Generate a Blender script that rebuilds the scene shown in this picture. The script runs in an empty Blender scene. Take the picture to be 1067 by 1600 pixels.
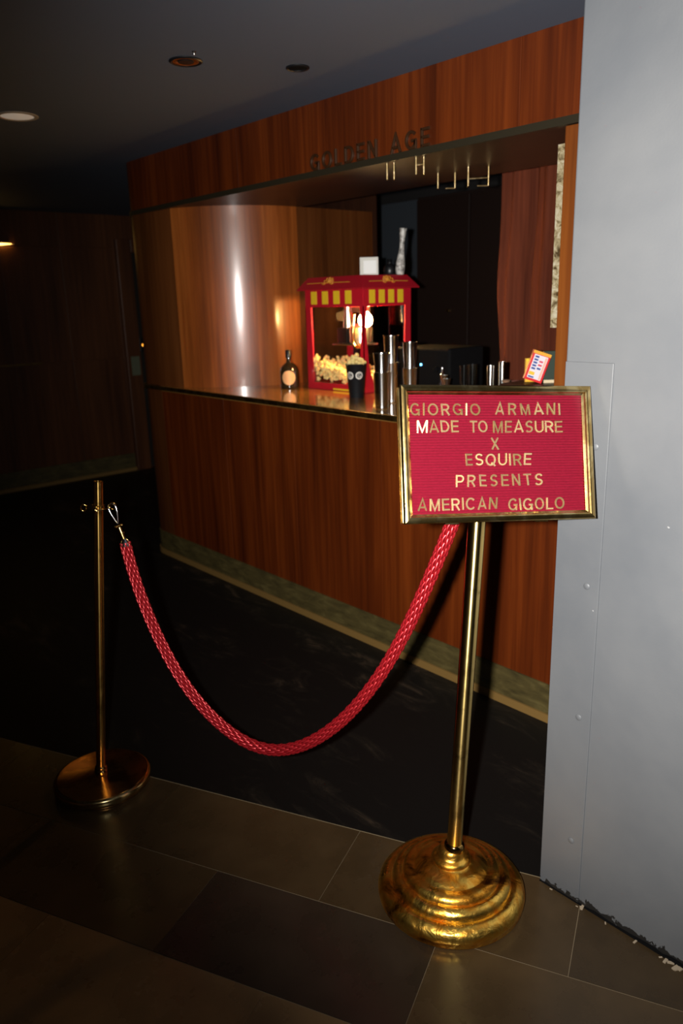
import bpy, bmesh, math, random
from mathutils import Vector, Matrix

# ------------------------------------------------------------------ camera, light, exposure
scene = bpy.context.scene
RT = Vector((0.6657, 0.7457, -0.0272)); UP = Vector((-0.1816, 0.1972, 0.9634)); FW = Vector((-0.7238, 0.6364, -0.2667))
cam_data = bpy.data.cameras.new('camera')
cam = bpy.data.objects.new('camera', cam_data)
scene.collection.objects.link(cam)
cam_data.sensor_fit = 'VERTICAL'; cam_data.sensor_height = 36.0; cam_data.lens = 27.0
cam_data.clip_start = 0.02; cam_data.clip_end = 60
m = Matrix.Identity(4)
for i in range(3):
    m[i][0] = RT[i]; m[i][1] = UP[i]; m[i][2] = -FW[i]
m[0][3], m[1][3], m[2][3] = 0.0, 0.0, 1.6
cam.matrix_world = m
cam_data.dof.use_dof = True; cam_data.dof.focus_distance = 1.95; cam_data.dof.aperture_fstop = 3.2
scene.camera = cam

world = bpy.data.worlds.new('world'); scene.world = world; world.use_nodes = True
world.node_tree.nodes['Background'].inputs[0].default_value = (0.01, 0.011, 0.013, 1)
world.node_tree.nodes['Background'].inputs[1].default_value = 0.3

# the photographer's flash, held to the left of the lens
fl = bpy.data.lights.new('camera_flash', 'SPOT'); fl.energy = 570; fl.color = (1.0, 0.97, 0.92)
fl.shadow_soft_size = 0.022; fl.spot_size = math.radians(95); fl.spot_blend = 1.0
flash = bpy.data.objects.new('camera_flash', fl); scene.collection.objects.link(flash)
flash.location = Vector((0, 0, 1.6)) - 0.119 * Vector((0.666, 0.746, 0)) + Vector((0, 0, 0.015))
aim = Vector((-1.25, 2.0, 1.32))
flash.rotation_euler = (aim - flash.location).to_track_quat('-Z', 'Y').to_euler()

vs = scene.view_settings
vs.view_transform = 'Standard'; vs.look = 'None'; vs.exposure = 0.0; vs.gamma = 1.0; vs.use_curve_mapping = False

COL = scene.collection
random.seed(7)
ORG = {}

# ------------------------------------------------------------------ helpers
class MB:
    """collects vertices and faces of ONE mesh, in world coordinates"""
    def __init__(self): self.v = []; self.f = []
    def add(self, vs, fs):
        o = len(self.v); self.v += [tuple(p) for p in vs]; self.f += [tuple(i + o for i in f) for f in fs]; return self
    def box(self, x0, x1, y0, y1, z0, z1):
        return self.add([(x0,y0,z0),(x1,y0,z0),(x1,y1,z0),(x0,y1,z0),(x0,y0,z1),(x1,y0,z1),(x1,y1,z1),(x0,y1,z1)],
                        [(0,3,2,1),(4,5,6,7),(0,1,5,4),(1,2,6,5),(2,3,7,6),(3,0,4,7)])
    def obox(self, c, ax, hs):
        c = Vector(c); X, Y, Z = [Vector(a) for a in ax]
        vs = [c + X*hs[0]*a + Y*hs[1]*b + Z*hs[2]*d for d in (-1,1) for (a,b) in ((-1,-1),(1,-1),(1,1),(-1,1))]
        return self.add(vs, [(0,3,2,1),(4,5,6,7),(0,1,5,4),(1,2,6,5),(2,3,7,6),(3,0,4,7)])
    def lathe(self, prof, c, n=32, axis=(0,0,1), xref=None):
        """prof: (radius, height) from bottom to top; closed at radius 0"""
        c = Vector(c); A = Vector(axis).normalized()
        X = Vector(xref) if xref else (Vector((1,0,0)) if abs(A.x) < .9 else Vector((0,1,0)))
        X = (X - A * X.dot(A)).normalized(); Y = A.cross(X)
        rows = []; o = len(self.v)
        for r, h in prof:
            if r < 1e-6:
                rows.append([len(self.v)]); self.v.append(tuple(c + A*h))
            else:
                rows.append(list(range(len(self.v), len(self.v)+n)))
                for k in range(n):
                    a = 2*math.pi*k/n; self.v.append(tuple(c + A*h + (X*math.cos(a) + Y*math.sin(a))*r))
        for a, b in zip(rows, rows[1:]):
            if len(a) == 1 and len(b) == 1: continue
            for k in range(n):
                k2 = (k+1) % n
                if len(a) == 1: self.f.append((a[0], b[k2], b[k]))
                elif len(b) == 1: self.f.append((a[k], a[k2], b[0]))
                else: self.f.append((a[k], a[k2], b[k2], b[k]))
        return self
    def tube(self, pts, r, n=8, closed=False, caps=True, frames=None):
        pts = [Vector(p) for p in pts]; N = len(pts); o = len(self.v)
        up = None
        for i, p in enumerate(pts):
            if closed: t = pts[(i+1) % N] - pts[i-1]
            else: t = pts[min(i+1, N-1)] - pts[max(i-1, 0)]
            t.normalize()
            if up is None: up = Vector((0,0,1)) if abs(t.z) < .9 else Vector((1,0,0))
            up = (up - t*up.dot(t)).normalized(); s = t.cross(up)
            rr = r[i] if isinstance(r, (list, tuple)) else r
            for k in range(n):
                a = 2*math.pi*k/n; self.v.append(tuple(p + (up*math.cos(a) + s*math.sin(a))*rr))
        for i in range(N if closed else N-1):
            for k in range(n):
                a = o + i*n; b = o + ((i+1) % N)*n; k2 = (k+1) % n
                self.f.append((a+k, a+k2, b+k2, b+k))
        if caps and not closed:
            self.f.append(tuple(o+k for k in reversed(range(n)))); self.f.append(tuple(o+(N-1)*n+k for k in range(n)))
        return self
    def prism(self, poly, o, X, Y, t):
        """poly in (x, y) of the plane o, X, Y; extruded by vector t"""
        o = Vector(o); X = Vector(X); Y = Vector(Y); t = Vector(t); n = len(poly)
        vs = [o + X*a + Y*b for a, b in poly] + [o + X*a + Y*b + t for a, b in poly]
        fs = [tuple(reversed(range(n))), tuple(range(n, 2*n))] + [(k, (k+1) % n, n+(k+1) % n, n+k) for k in range(n)]
        return self.add(vs, fs)
    def extrude_path(self, path, z0, z1, thick):
        """vertical wall along a plan path; thickness on the left of travel"""
        n = len(path); off = []
        for i, p in enumerate(path):
            a = Vector(path[max(i-1, 0)]); b = Vector(path[min(i+1, n-1)]); t = (b-a).normalized(); off.append(Vector((-t.y, t.x)))
        vs = []
        for (p, q) in zip(path, off):
            i = Vector(p) + q*thick
            vs += [(p[0], p[1], z0), (p[0], p[1], z1), (i.x, i.y, z1), (i.x, i.y, z0)]
        fs = [(0,1,2,3), (4*n-1, 4*n-2, 4*n-3, 4*n-4)]
        for k in range(n-1):
            for j in range(4):
                a = 4*k+j; b = 4*k+(j+1) % 4; fs.append((a, a+4, b+4, b))
        return self.add(vs, fs)

def link(name, mesh, mat, parent=None, loc=(0,0,0)):
    o = bpy.data.objects.new(name, mesh); COL.objects.link(o)
    if mat is not None and not mesh.materials: mesh.materials.append(mat)
    o.location = loc
    if parent is not None: o.parent = parent
    return o

def part(name, mb, mat, parent=None, smooth=None, bevel=0, base=None, segs=2):
    """ONE mesh object; world-coordinate vertices are made relative to the parent's (or its own) base"""
    org = Vector(ORG[parent.name]) if parent is not None else Vector(base if base else (0,0,0))
    me = bpy.data.meshes.new(name)
    me.from_pydata([tuple(Vector(v) - org) for v in mb.v], [], mb.f)
    bm = bmesh.new(); bm.from_mesh(me); bmesh.ops.recalc_face_normals(bm, faces=bm.faces); bm.to_mesh(me); bm.free()
    if smooth is not None:
        me.polygons.foreach_set('use_smooth', [True]*len(me.polygons)); me.set_sharp_from_angle(angle=math.radians(smooth))
    me.update()
    o = link(name, me, mat, parent, (0,0,0) if parent is not None else org)
    ORG[o.name] = tuple(org)
    if bevel:
        b = o.modifiers.new('bevel', 'BEVEL'); b.width = bevel; b.segments = segs; b.limit_method = 'ANGLE'; b.angle_limit = math.radians(40)
    return o

def tag(o, label, cat, group=None):
    o['label'] = label; o['category'] = cat
    if group: o['group'] = group
    return o

def thing(name, label, cat, base, group=None):
    o = bpy.data.objects.new(name, None); COL.objects.link(o); o.location = base; o.empty_display_size = .05
    ORG[o.name] = tuple(base)
    return tag(o, label, cat, group)

def structure(o): o['kind'] = 'structure'; return o

# ------------------------------------------------------------------ materials
def newmat(name):
    mt = bpy.data.materials.new(name); mt.use_nodes = True; nt = mt.node_tree
    return mt, nt, nt.nodes['Principled BSDF']
def setp(b, **kw):
    names = {'color':'Base Color','rough':'Roughness','metal':'Metallic','spec':'Specular IOR Level','coat':'Coat Weight','coatr':'Coat Roughness',
             'emit':'Emission Color','emits':'Emission Strength','trans':'Transmission Weight','ior':'IOR','sheen':'Sheen Weight','aniso':'Anisotropic','sub':'Subsurface Weight','alpha':'Alpha'}
    for k, v in kw.items():
        if isinstance(v, tuple) and len(v) == 3: v = (*v, 1)
        b.inputs[names[k]].default_value = v
def plain(name, color, rough=.5, **kw):
    mt, nt, b = newmat(name); setp(b, color=color, rough=rough, **kw); return mt
def node(nt, t, **kw):
    n = nt.nodes.new(t)
    for k, v in kw.items(): setattr(n, k, v)
    return n
def ramp(nt, stops):
    r = node(nt, 'ShaderNodeValToRGB'); e = r.color_ramp.elements
    while len(e) < len(stops): e.new(.5)
    for el, (p, c) in zip(e, stops): el.position = p; el.color = (*c, 1) if len(c) == 3 else c
    return r
def coords(nt, scale, kind='Object'):
    tc = node(nt, 'ShaderNodeTexCoord'); mp = node(nt, 'ShaderNodeMapping'); mp.inputs['Scale'].default_value = scale
    nt.links.new(tc.outputs[kind], mp.inputs['Vector']); return mp
def noise(nt, vec, scale, detail=4, rough=.55, dist=0):
    n = node(nt, 'ShaderNodeTexNoise'); n.inputs['Scale'].default_value = scale; n.inputs['Detail'].default_value = detail
    n.inputs['Roughness'].default_value = rough; n.inputs['Distortion'].default_value = dist
    nt.links.new(vec.outputs[0], n.inputs['Vector']); return n
def bump(nt, b, src, strength, dist=.01):
    n = node(nt, 'ShaderNodeBump'); n.inputs['Strength'].default_value = strength; n.inputs['Distance'].default_value = dist
    nt.links.new(src, n.inputs['Height']); nt.links.new(n.outputs[0], b.inputs['Normal']); return n

def wood(name, dark, mid, light, rough=.34, coat=.0, scale=(34, 34, 1.1), spec=.5):
    mt, nt, b = newmat(name)
    mp = coords(nt, scale); n1 = noise(nt, mp, 1.0, 6, .6, .4)
    oi = node(nt, 'ShaderNodeObjectInfo'); ml = node(nt, 'ShaderNodeMath', operation='MULTIPLY'); ml.inputs[1].default_value = 9.0
    nt.links.new(oi.outputs['Random'], ml.inputs[0]); nt.links.new(ml.outputs[0], mp.inputs['Location'])
    mp2 = coords(nt, (4.5, 4.5, .5)); n2 = noise(nt, mp2, 1.0, 3, .5, .2)
    mx = node(nt, 'ShaderNodeMath', operation='ADD'); nt.links.new(n1.outputs[0], mx.inputs[0]); nt.links.new(n2.outputs[0], mx.inputs[1])
    hf = node(nt, 'ShaderNodeMath', operation='MULTIPLY'); hf.inputs[1].default_value = .5; nt.links.new(mx.outputs[0], hf.inputs[0])
    r = ramp(nt, [(.32, dark), (.5, mid), (.68, light)]); nt.links.new(hf.outputs[0], r.inputs[0]); nt.links.new(r.outputs[0], b.inputs['Base Color'])
    setp(b, rough=rough, coat=coat, coatr=.17, spec=spec)
    bump(nt, b, n1.outputs[0], .05, .002)
    return mt

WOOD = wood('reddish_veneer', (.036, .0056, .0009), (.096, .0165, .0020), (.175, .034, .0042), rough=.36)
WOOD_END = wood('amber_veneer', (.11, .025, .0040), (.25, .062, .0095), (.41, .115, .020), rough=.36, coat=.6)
WOOD_LEFT = wood('painted_shade_veneer', (.05, .013, .003), (.095, .027, .006), (.14, .043, .010), rough=.36)  # darkened copy of the pier veneer; shade painted into the colour
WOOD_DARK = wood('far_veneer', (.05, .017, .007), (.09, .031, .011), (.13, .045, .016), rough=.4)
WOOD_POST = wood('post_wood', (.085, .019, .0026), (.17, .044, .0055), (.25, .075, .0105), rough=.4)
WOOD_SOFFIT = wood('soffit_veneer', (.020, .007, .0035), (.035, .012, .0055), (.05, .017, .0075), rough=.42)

def counter_mat():
    mt, nt, b = newmat('lacquered_counter')
    mp = coords(nt, (1.0, 26, 26)); n = noise(nt, mp, 1.0, 5, .6, .3)
    r = ramp(nt, [(.3, (.16, .07, .016)), (.7, (.36, .18, .045))]); nt.links.new(n.outputs[0], r.inputs[0]); nt.links.new(r.outputs[0], b.inputs['Base Color'])
    setp(b, rough=.16, coat=.6, coatr=.06); return mt
COUNTER = counter_mat()

def brass(name, color, rough, dirt=.35, scale=14, dcol=(.10, .05, .012), bumpv=.02, rspan=.2):
    mt, nt, b = newmat(name)
    mp = coords(nt, (1, 1, 1)); n = noise(nt, mp, scale, 6, .62, .3); n2 = noise(nt, mp, scale*7, 4, .6)
    r = ramp(nt, [(.5-dirt*.35, dcol), (.56, color)]); nt.links.new(n.outputs[0], r.inputs[0]); nt.links.new(r.outputs[0], b.inputs['Base Color'])
    rr = node(nt, 'ShaderNodeMapRange'); rr.inputs['To Min'].default_value = rough + rspan*.6; rr.inputs['To Max'].default_value = max(.05, rough - rspan*.2)
    nt.links.new(n2.outputs[0], rr.inputs['Value']); nt.links.new(rr.outputs[0], b.inputs['Roughness'])
    setp(b, metal=1.0); bump(nt, b, n.outputs[0], bumpv*10, .004); return mt
BRASS = brass('polished_brass', (.83, .56, .19), .10, .10, 9, (.50, .30, .09), .004, .08)
BRASS_FRAME = brass('sign_frame_brass', (.80, .62, .29), .17, .08, 22, (.55, .38, .14), .004, .08)
BRASS_POST = brass('stanchion_brass', (.78, .50, .16), .11, .16, 11, (.34, .17, .04), .004, .1)
BRASS_EDGE = brass('counter_edge_brass', (.42, .27, .085), .34, .25, 12, (.22, .12, .035), .01)
COPPER_BASE = brass('stanchion_base_copper', (.70, .34, .10), .17, .18, 9, (.30, .12, .035), .006, .1)

def buffed_pole(name, color, rough=.30):
    """brass tube buffed lengthwise, so highlights run along it"""
    mt, nt, b = newmat(name); tg = node(nt, 'ShaderNodeTangent', direction_type='RADIAL', axis='Z'); nt.links.new(tg.outputs[0], b.inputs['Tangent'])
    mp = coords(nt, (1, 1, 1)); n = noise(nt, mp, 16, 6, .65, .3); r = ramp(nt, [(.33, tuple(c*.45 for c in color)), (.47, color)]); nt.links.new(n.outputs[0], r.inputs[0]); nt.links.new(r.outputs[0], b.inputs['Base Color'])
    sp = noise(nt, mp, 120, 2, .5); bump(nt, b, sp.outputs[0], .03, .001)
    setp(b, metal=1.0, rough=rough, aniso=.85); b.inputs['Anisotropic Rotation'].default_value = .25; return mt
POLE = buffed_pole('buffed_pole_brass', (.80, .57, .20), .25); POLE_POST = buffed_pole('buffed_post_brass', (.82, .52, .15), .23)
TIN = buffed_pole('buffed_steel', (.78, .78, .77), .24)
def aged_gilt():
    mt, nt, b = newmat('dented_gilt_brass')
    mp = coords(nt, (1, 1, 1)); n = noise(nt, mp, 11, 7, .62, .8); f = noise(nt, mp, 70, 5, .7); d = noise(nt, mp, 26, 3, .5, .6)
    r = ramp(nt, [(.34, (.10, .032, .005)), (.45, (.82, .34, .035)), (.57, (1.0, .62, .12))]); nt.links.new(n.outputs[0], r.inputs[0])
    sp = ramp(nt, [(.66, (1, 1, 1)), (.72, (.10, .06, .03))]); nt.links.new(f.outputs[0], sp.inputs[0])
    mx = node(nt, 'ShaderNodeMix', data_type='RGBA', blend_type='MULTIPLY'); mx.inputs[0].default_value = 1
    nt.links.new(r.outputs[0], mx.inputs[6]); nt.links.new(sp.outputs[0], mx.inputs[7]); nt.links.new(mx.outputs[2], b.inputs['Base Color'])
    rr = node(nt, 'ShaderNodeMapRange'); rr.inputs['From Min'].default_value = .3; rr.inputs['From Max'].default_value = .7; rr.inputs['To Min'].default_value = .42; rr.inputs['To Max'].default_value = .23
    nt.links.new(n.outputs[0], rr.inputs['Value']); nt.links.new(rr.outputs[0], b.inputs['Roughness'])
    setp(b, metal=1.0); bump(nt, b, d.outputs[0], .5, .008); return mt
GILT = aged_gilt()

def gray_paint():
    mt, nt, b = newmat('gray_wall_paint')
    mp = coords(nt, (1, 1, 1)); n = noise(nt, mp, 1.4, 5, .6, .3); n2 = noise(nt, mp, 160, 3, .6); sm = noise(nt, mp, 3.2, 4, .55, .8)
    r = ramp(nt, [(.3, (.078, .084, .094)), (.7, (.120, .123, .128))]); nt.links.new(n.outputs[0], r.inputs[0])
    # worn specks: small pale chips and dark nicks
    sp = noise(nt, mp, 46, 2, .5); spr = ramp(nt, [(.80, (0, 0, 0)), (.81, (1, 1, 1))]); nt.links.new(sp.outputs[0], spr.inputs[0])
    mx = node(nt, 'ShaderNodeMix', data_type='RGBA'); nt.links.new(spr.outputs[0], mx.inputs[0]); nt.links.new(r.outputs[0], mx.inputs[6]); mx.inputs[7].default_value = (.26, .26, .26, 1)
    # scuffed, flaking paint along the foot of the wall
    tc = node(nt, 'ShaderNodeTexCoord'); sx = node(nt, 'ShaderNodeSeparateXYZ'); nt.links.new(tc.outputs['Object'], sx.inputs[0])
    mr = node(nt, 'ShaderNodeMapRange'); mr.inputs['From Min'].default_value = 0; mr.inputs['From Max'].default_value = .05; mr.inputs['To Min'].default_value = .62; mr.inputs['To Max'].default_value = 0
    nt.links.new(sx.outputs['Z'], mr.inputs['Value'])
    fn = noise(nt, mp, 38, 5, .65, .4); ad = node(nt, 'ShaderNodeMath', operation='ADD'); nt.links.new(mr.outputs[0], ad.inputs[0]); nt.links.new(fn.outputs[0], ad.inputs[1])
    fr = ramp(nt, [(.90, (0, 0, 0)), (.93, (1, 1, 1))]); nt.links.new(ad.outputs[0], fr.inputs[0])
    m2 = node(nt, 'ShaderNodeMix', data_type='RGBA'); nt.links.new(fr.outputs[0], m2.inputs[0]); nt.links.new(mx.outputs[2], m2.inputs[6]); m2.inputs[7].default_value = (.012, .011, .01, 1)
    nt.links.new(m2.outputs[2], b.inputs['Base Color'])
    rr = node(nt, 'ShaderNodeMapRange'); rr.inputs['To Min'].default_value = .38; rr.inputs['To Max'].default_value = .6
    nt.links.new(sm.outputs[0], rr.inputs['Value']); nt.links.new(rr.outputs[0], b.inputs['Roughness'])
    bump(nt, b, n2.outputs[0], .12, .002); return mt
PAINT = gray_paint()

def tile_mat():
    mt, nt, b = newmat('brown_stone_tile')
    oi = node(nt, 'ShaderNodeObjectInfo'); mp = coords(nt, (1, 1, 1)); n = noise(nt, mp, 5, 6, .6); f = noise(nt, mp, 220, 3, .7)
    r = ramp(nt, [(.3, (.72, .72, .72)), (.7, (1.2, 1.2, 1.2))]); nt.links.new(n.outputs[0], r.inputs[0])
    mx = node(nt, 'ShaderNodeMix', data_type='RGBA', blend_type='MULTIPLY'); mx.inputs[0].default_value = 1
    nt.links.new(oi.outputs['Color'], mx.inputs[6]); nt.links.new(r.outputs[0], mx.inputs[7])
    sp = ramp(nt, [(.76, (0, 0, 0)), (.80, (1, 1, 1))]); nt.links.new(f.outputs[0], sp.inputs[0])
    m2 = node(nt, 'ShaderNodeMix', data_type='RGBA'); nt.links.new(sp.outputs[0], m2.inputs[0]); nt.links.new(mx.outputs[2], m2.inputs[6]); m2.inputs[7].default_value = (.10, .085, .06, 1)
    nt.links.new(m2.outputs[2], b.inputs['Base Color'])
    rr = node(nt, 'ShaderNodeMapRange'); rr.inputs['To Min'].default_value = .20; rr.inputs['To Max'].default_value = .36
    nt.links.new(n.outputs[0], rr.inputs['Value']); nt.links.new(rr.outputs[0], b.inputs['Roughness']); setp(b, spec=.5)
    bump(nt, b, f.outputs[0], .04, .001); return mt
TILE = tile_mat()

def black_floor():
    mt, nt, b = newmat('scuffed_black_floor')
    mp = coords(nt, (1.2, 3.2, 1)); n = noise(nt, mp, 3.2, 8, .72, 1.2); big = noise(nt, mp, .9, 3, .5)
    ad = node(nt, 'ShaderNodeMath', operation='MULTIPLY'); nt.links.new(n.outputs[0], ad.inputs[0]); nt.links.new(big.outputs[0], ad.inputs[1])
    r = ramp(nt, [(.26, (.0045, .004, .0035)), (.32, (.010, .008, .006)), (.40, (.045, .030, .019))]); nt.links.new(ad.outputs[0], r.inputs[0]); nt.links.new(r.outputs[0], b.inputs['Base Color'])
    setp(b, rough=.55, spec=.25); bump(nt, b, n.outputs[0], .1, .003); return mt
BLACK_FLOOR = black_floor()

def ceiling_mat():
    mt, nt, b = newmat('slate_ceiling_paint')
    mp = coords(nt, (1, 1, 1)); n = noise(nt, mp, 90, 3, .6); setp(b, color=(.084, .103, .142), rough=.75); bump(nt, b, n.outputs[0], .1, .002); return mt
CEIL = ceiling_mat()

def kick_mat():
    mt, nt, b = newmat('worn_olive_kickboard')
    mp = coords(nt, (6, 6, 22)); n = noise(nt, mp, 1.3, 6, .65, .4)
    r = ramp(nt, [(.3, (.036, .027, .0085)), (.55, (.078, .058, .018)), (.75, (.13, .10, .034))]); nt.links.new(n.outputs[0], r.inputs[0]); nt.links.new(r.outputs[0], b.inputs['Base Color'])
    setp(b, rough=.5); bump(nt, b, n.outputs[0], .15, .003); return mt
KICK = kick_mat(); SHOE = plain('worn_tan_moulding', (.20, .115, .032), .5)

def felt():
    mt, nt, b = newmat('crimson_felt')
    mp = coords(nt, (1, 1, 1)); n = noise(nt, mp, 240, 3, .7)
    r = ramp(nt, [(.3, (.128, .0016, .0110)), (.7, (.190, .0032, .0175))]); nt.links.new(n.outputs[0], r.inputs[0]); nt.links.new(r.outputs[0], b.inputs['Base Color'])
    setp(b, rough=.85, spec=.15); bump(nt, b, n.outputs[0], .3, .001); return mt
FELT = felt()

def thin_glass(name, tint=(1, 1, 1), rough=.02, base=.045, gain=.9):
    """a thin sheet: see-through straight on, mirror-like at grazing angles"""
    mt = bpy.data.materials.new(name); mt.use_nodes = True; nt = mt.node_tree; nt.nodes.clear()
    out = node(nt, 'ShaderNodeOutputMaterial'); tr = node(nt, 'ShaderNodeBsdfTransparent'); gl = node(nt, 'ShaderNodeBsdfGlossy'); lw = node(nt, 'ShaderNodeLayerWeight'); mx = node(nt, 'ShaderNodeMixShader')
    lw.inputs[0].default_value = .5
    pw = node(nt, 'ShaderNodeMath', operation='POWER'); pw.inputs[1].default_value = 5; ma = node(nt, 'ShaderNodeMath', operation='MULTIPLY_ADD'); ma.inputs[1].default_value = gain; ma.inputs[2].default_value = base
    nt.links.new(lw.outputs['Facing'], pw.inputs[0]); nt.links.new(pw.outputs[0], ma.inputs[0]); nt.links.new(ma.outputs[0], mx.inputs[0])
    tr.inputs[0].default_value = (*tint, 1); gl.inputs['Roughness'].default_value = rough
    nt.links.new(tr.outputs[0], mx.inputs[1]); nt.links.new(gl.outputs[0], mx.inputs[2]); nt.links.new(mx.outputs[0], out.inputs[0]); return mt
GLASS = thin_glass('clear_pane'); GLASS_SIGN = thin_glass('sign_glazing', rough=.06)
GLASS_DARK = thin_glass('smoky_glass', (.35, .25, .14), .03); GLASS_CUP = thin_glass('bar_glass', (.80, .82, .82), .10, .10)

ROPE_RED = plain('red_satin_cord', (.42, .012, .019), .35, metal=.58, spec=1.0)
ROPE_CORE = plain('rope_core', (.05, .001, .002), .7)
CHROME = plain('chrome_steel', (.78, .79, .80), .15, metal=1.0)
STEEL = plain('brushed_steel', (.62, .61, .59), .26, metal=1.0)
RED = plain('red_enamel', (.47, .010, .022), .33, coat=.4)
RED_DEEP = plain('canopy_red', (.36, .008, .018), .38)
YELLOW = plain('yellow_stripe', (.78, .53, .02), .4)
GOLD_PRINT = plain('gold_print', (.72, .30, .03), .4)
BLACK = plain('black_plastic', (.007, .007, .008), .35)
BLACK_MATTE = plain('black_matte', (.004, .004, .0045), .8, spec=.08)
CARD_BLACK = plain('black_card', (.004, .0045, .006), .6, spec=.2)
WHITE = plain('white_card', (.70, .68, .62), .6)
WHITE_INNER = plain('white_face', (.86, .86, .84), .5)
POPCORN = plain('popcorn', (.90, .66, .25), .8, sub=.15)
LABEL = plain('peach_label', (.86, .46, .20), .55)
LETTER_BRONZE = plain('dark_bronze_letter', (.050, .020, .007), .42, metal=.35)
CURTAIN = wood('velvet_curtain', (.055, .013, .007), (.10, .024, .011), (.15, .036, .016), rough=.9, scale=(60, 60, 1.5), spec=.1)
DARK_WALL = plain('back_room_paint', (.008, .007, .007), .7)
BLUE_DOOR = plain('blue_black_door', (.030, .037, .046), .6)
DOOR_DARK = plain('dark_frame', (.016, .012, .009), .5)
TRIM_DARK = plain('header_trim', (.022, .017, .009), .4)
def emit(name, color, s, base=(.1, .1, .1)):
    return plain(name, base, .5, emit=color, emits=s)
BULB = emit('lit_bulb', (1.0, .60, .20), 450)
SLOT = emit('warm_lamp_slot', (1.0, .55, .12), 7)
LED_BLUE = emit('blue_led', (.10, .45, 1.0), 10); LED_ORANGE = emit('orange_led', (1.0, .36, .03), 3.5)
FROST = emit('frosted_lens', (1.0, .86, .70), .16, (.85, .78, .68))
REFLECTOR = brass('gold_reflector', (.85, .52, .14), .12, .05, 20, (.6, .35, .1), .001)
def letter_mat():
    mt, nt, b = newmat('gold_letter'); oi = node(nt, 'ShaderNodeObjectInfo')
    r = ramp(nt, [(0, (.60, .42, .19)), (1, (.95, .76, .42))]); nt.links.new(oi.outputs['Random'], r.inputs[0]); nt.links.new(r.outputs[0], b.inputs['Base Color'])
    setp(b, metal=.9, rough=.37); return mt
GOLD = letter_mat()

# ------------------------------------------------------------------ dimensions of the place (metres)
BAR_Y = 2.335; TOP = 1.12; HEAD = 2.12; CEIL_Z = 2.41; LEFT_X = -7.07; WALL_Y = 1.6; WALL_X = -1.012
th = math.radians(25.166); TU = Vector((math.cos(th), math.sin(th), 0)); TV = Vector((-math.sin(th), math.cos(th), 0)); V0 = 1.887
def uv(u, v, z=0): return TU*u + TV*v + Vector((0, 0, z))

# ------------------------------------------------------------------ floor
X0, X1, Y0, Y1 = LEFT_X - .1, 3.0, -3.0, 4.75
def clip(poly, keep):
    out = []
    for i, p in enumerate(poly):
        q = poly[(i+1) % len(poly)]; a, b = keep(p), keep(q)
        if a >= 0: out.append(p)
        if a*b < 0: t = a/(a-b); out.append(p + (q-p)*t)
    return out
room = [Vector((X0, Y0, 0)), Vector((X1, Y0, 0)), Vector((X1, Y1, 0)), Vector((X0, Y1, 0))]
far = clip(room, lambda p: p.dot(TV) - V0 - .002); near = clip(room, lambda p: V0 - p.dot(TV))
mb = MB().prism([(p.x, p.y) for p in far], (0,0,-.06), (1,0,0), (0,1,0), (0,0,.06))
floor = structure(part('floor', mb, BLACK_FLOOR))
mb = MB().prism([(p.x, p.y) for p in near], (0,0,-.06), (1,0,0), (0,1,0), (0,0,.0585))
part('grout_bed', mb, plain('grout', (.24, .18, .11), .7), floor)
mb = MB(); a = uv(-5.5, V0-.0012, -.02); 
mb.obox(uv(-1.5, V0, -.0098), (TU, TV, Vector((0,0,1))), (2.5, .0014, .01)); part('joint_strip', mb, plain('pale_joint', (.22, .17, .10), .5), floor)
TW, TH_ = .6675, .3115; G = .0014
me_tile = None; rngt = random.Random(3)
for r in range(0, 6):
    v1 = V0 - .001 - r*TH_; v0 = v1 - TH_ + G*2
    off = -.788 if r % 2 == 0 else -1.113
    for k in range(-4, 4):
        u0 = off + k*TW + G*.5; u1 = u0 + TW - G
        c = uv((u0+u1)/2, (v0+v1)/2)
        corners = [uv(u, v) for u in (u0, u1) for v in (v0, v1)]
        if all(p.y > WALL_Y and p.x > WALL_X for p in corners) or c.x > .7 or c.x < -4.6: continue
        if me_tile is None:
            t = MB().obox((0,0,-.011), (TU, TV, Vector((0,0,1))), ((u1-u0)/2, (v1-v0)/2, .011))
            o = part('tile', t, TILE, floor); me_tile = o.data; o.location = c
        else:
            o = link('tile', me_tile, TILE, floor, c)
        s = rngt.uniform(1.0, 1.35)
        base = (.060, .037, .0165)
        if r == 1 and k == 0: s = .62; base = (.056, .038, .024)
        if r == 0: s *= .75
        if r >= 2: s *= 2.7  # nearer rows lightened; light on the near floor put into tile colour
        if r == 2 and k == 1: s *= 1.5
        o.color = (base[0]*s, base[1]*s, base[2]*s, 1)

# ------------------------------------------------------------------ ceiling, outer walls
structure(part('ceiling', MB().box(X0, X1, Y0, Y1, CEIL_Z, CEIL_Z+.1), CEIL))
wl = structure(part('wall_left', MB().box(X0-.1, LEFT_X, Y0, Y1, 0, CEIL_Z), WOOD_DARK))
ys = [-.9, 0.05, 1.0, 1.75, 2.42, 2.95, 3.47]
for a, b in zip(ys, ys[1:]):
    for z0, z1 in ((.178, 1.112), (1.124, 2.112), (2.122, CEIL_Z)):
        part('panel', MB().box(LEFT_X, LEFT_X+.012, a+.0015, b-.0015, z0, z1), WOOD_DARK, wl, bevel=.001)
part('rail', MB().box(LEFT_X, LEFT_X+.02, -.9, 2.66, 1.112, 1.126), BRASS_EDGE, wl)
bb = structure(part('baseboard_left', MB().box(LEFT_X, LEFT_X+.022, -.9, 3.47, 0, .178), KICK, bevel=.003))
part('shoe_moulding', MB().box(LEFT_X+.02, LEFT_X+.04, -.9, 3.47, 0, .035), SHOE, bb, bevel=.004)
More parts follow.
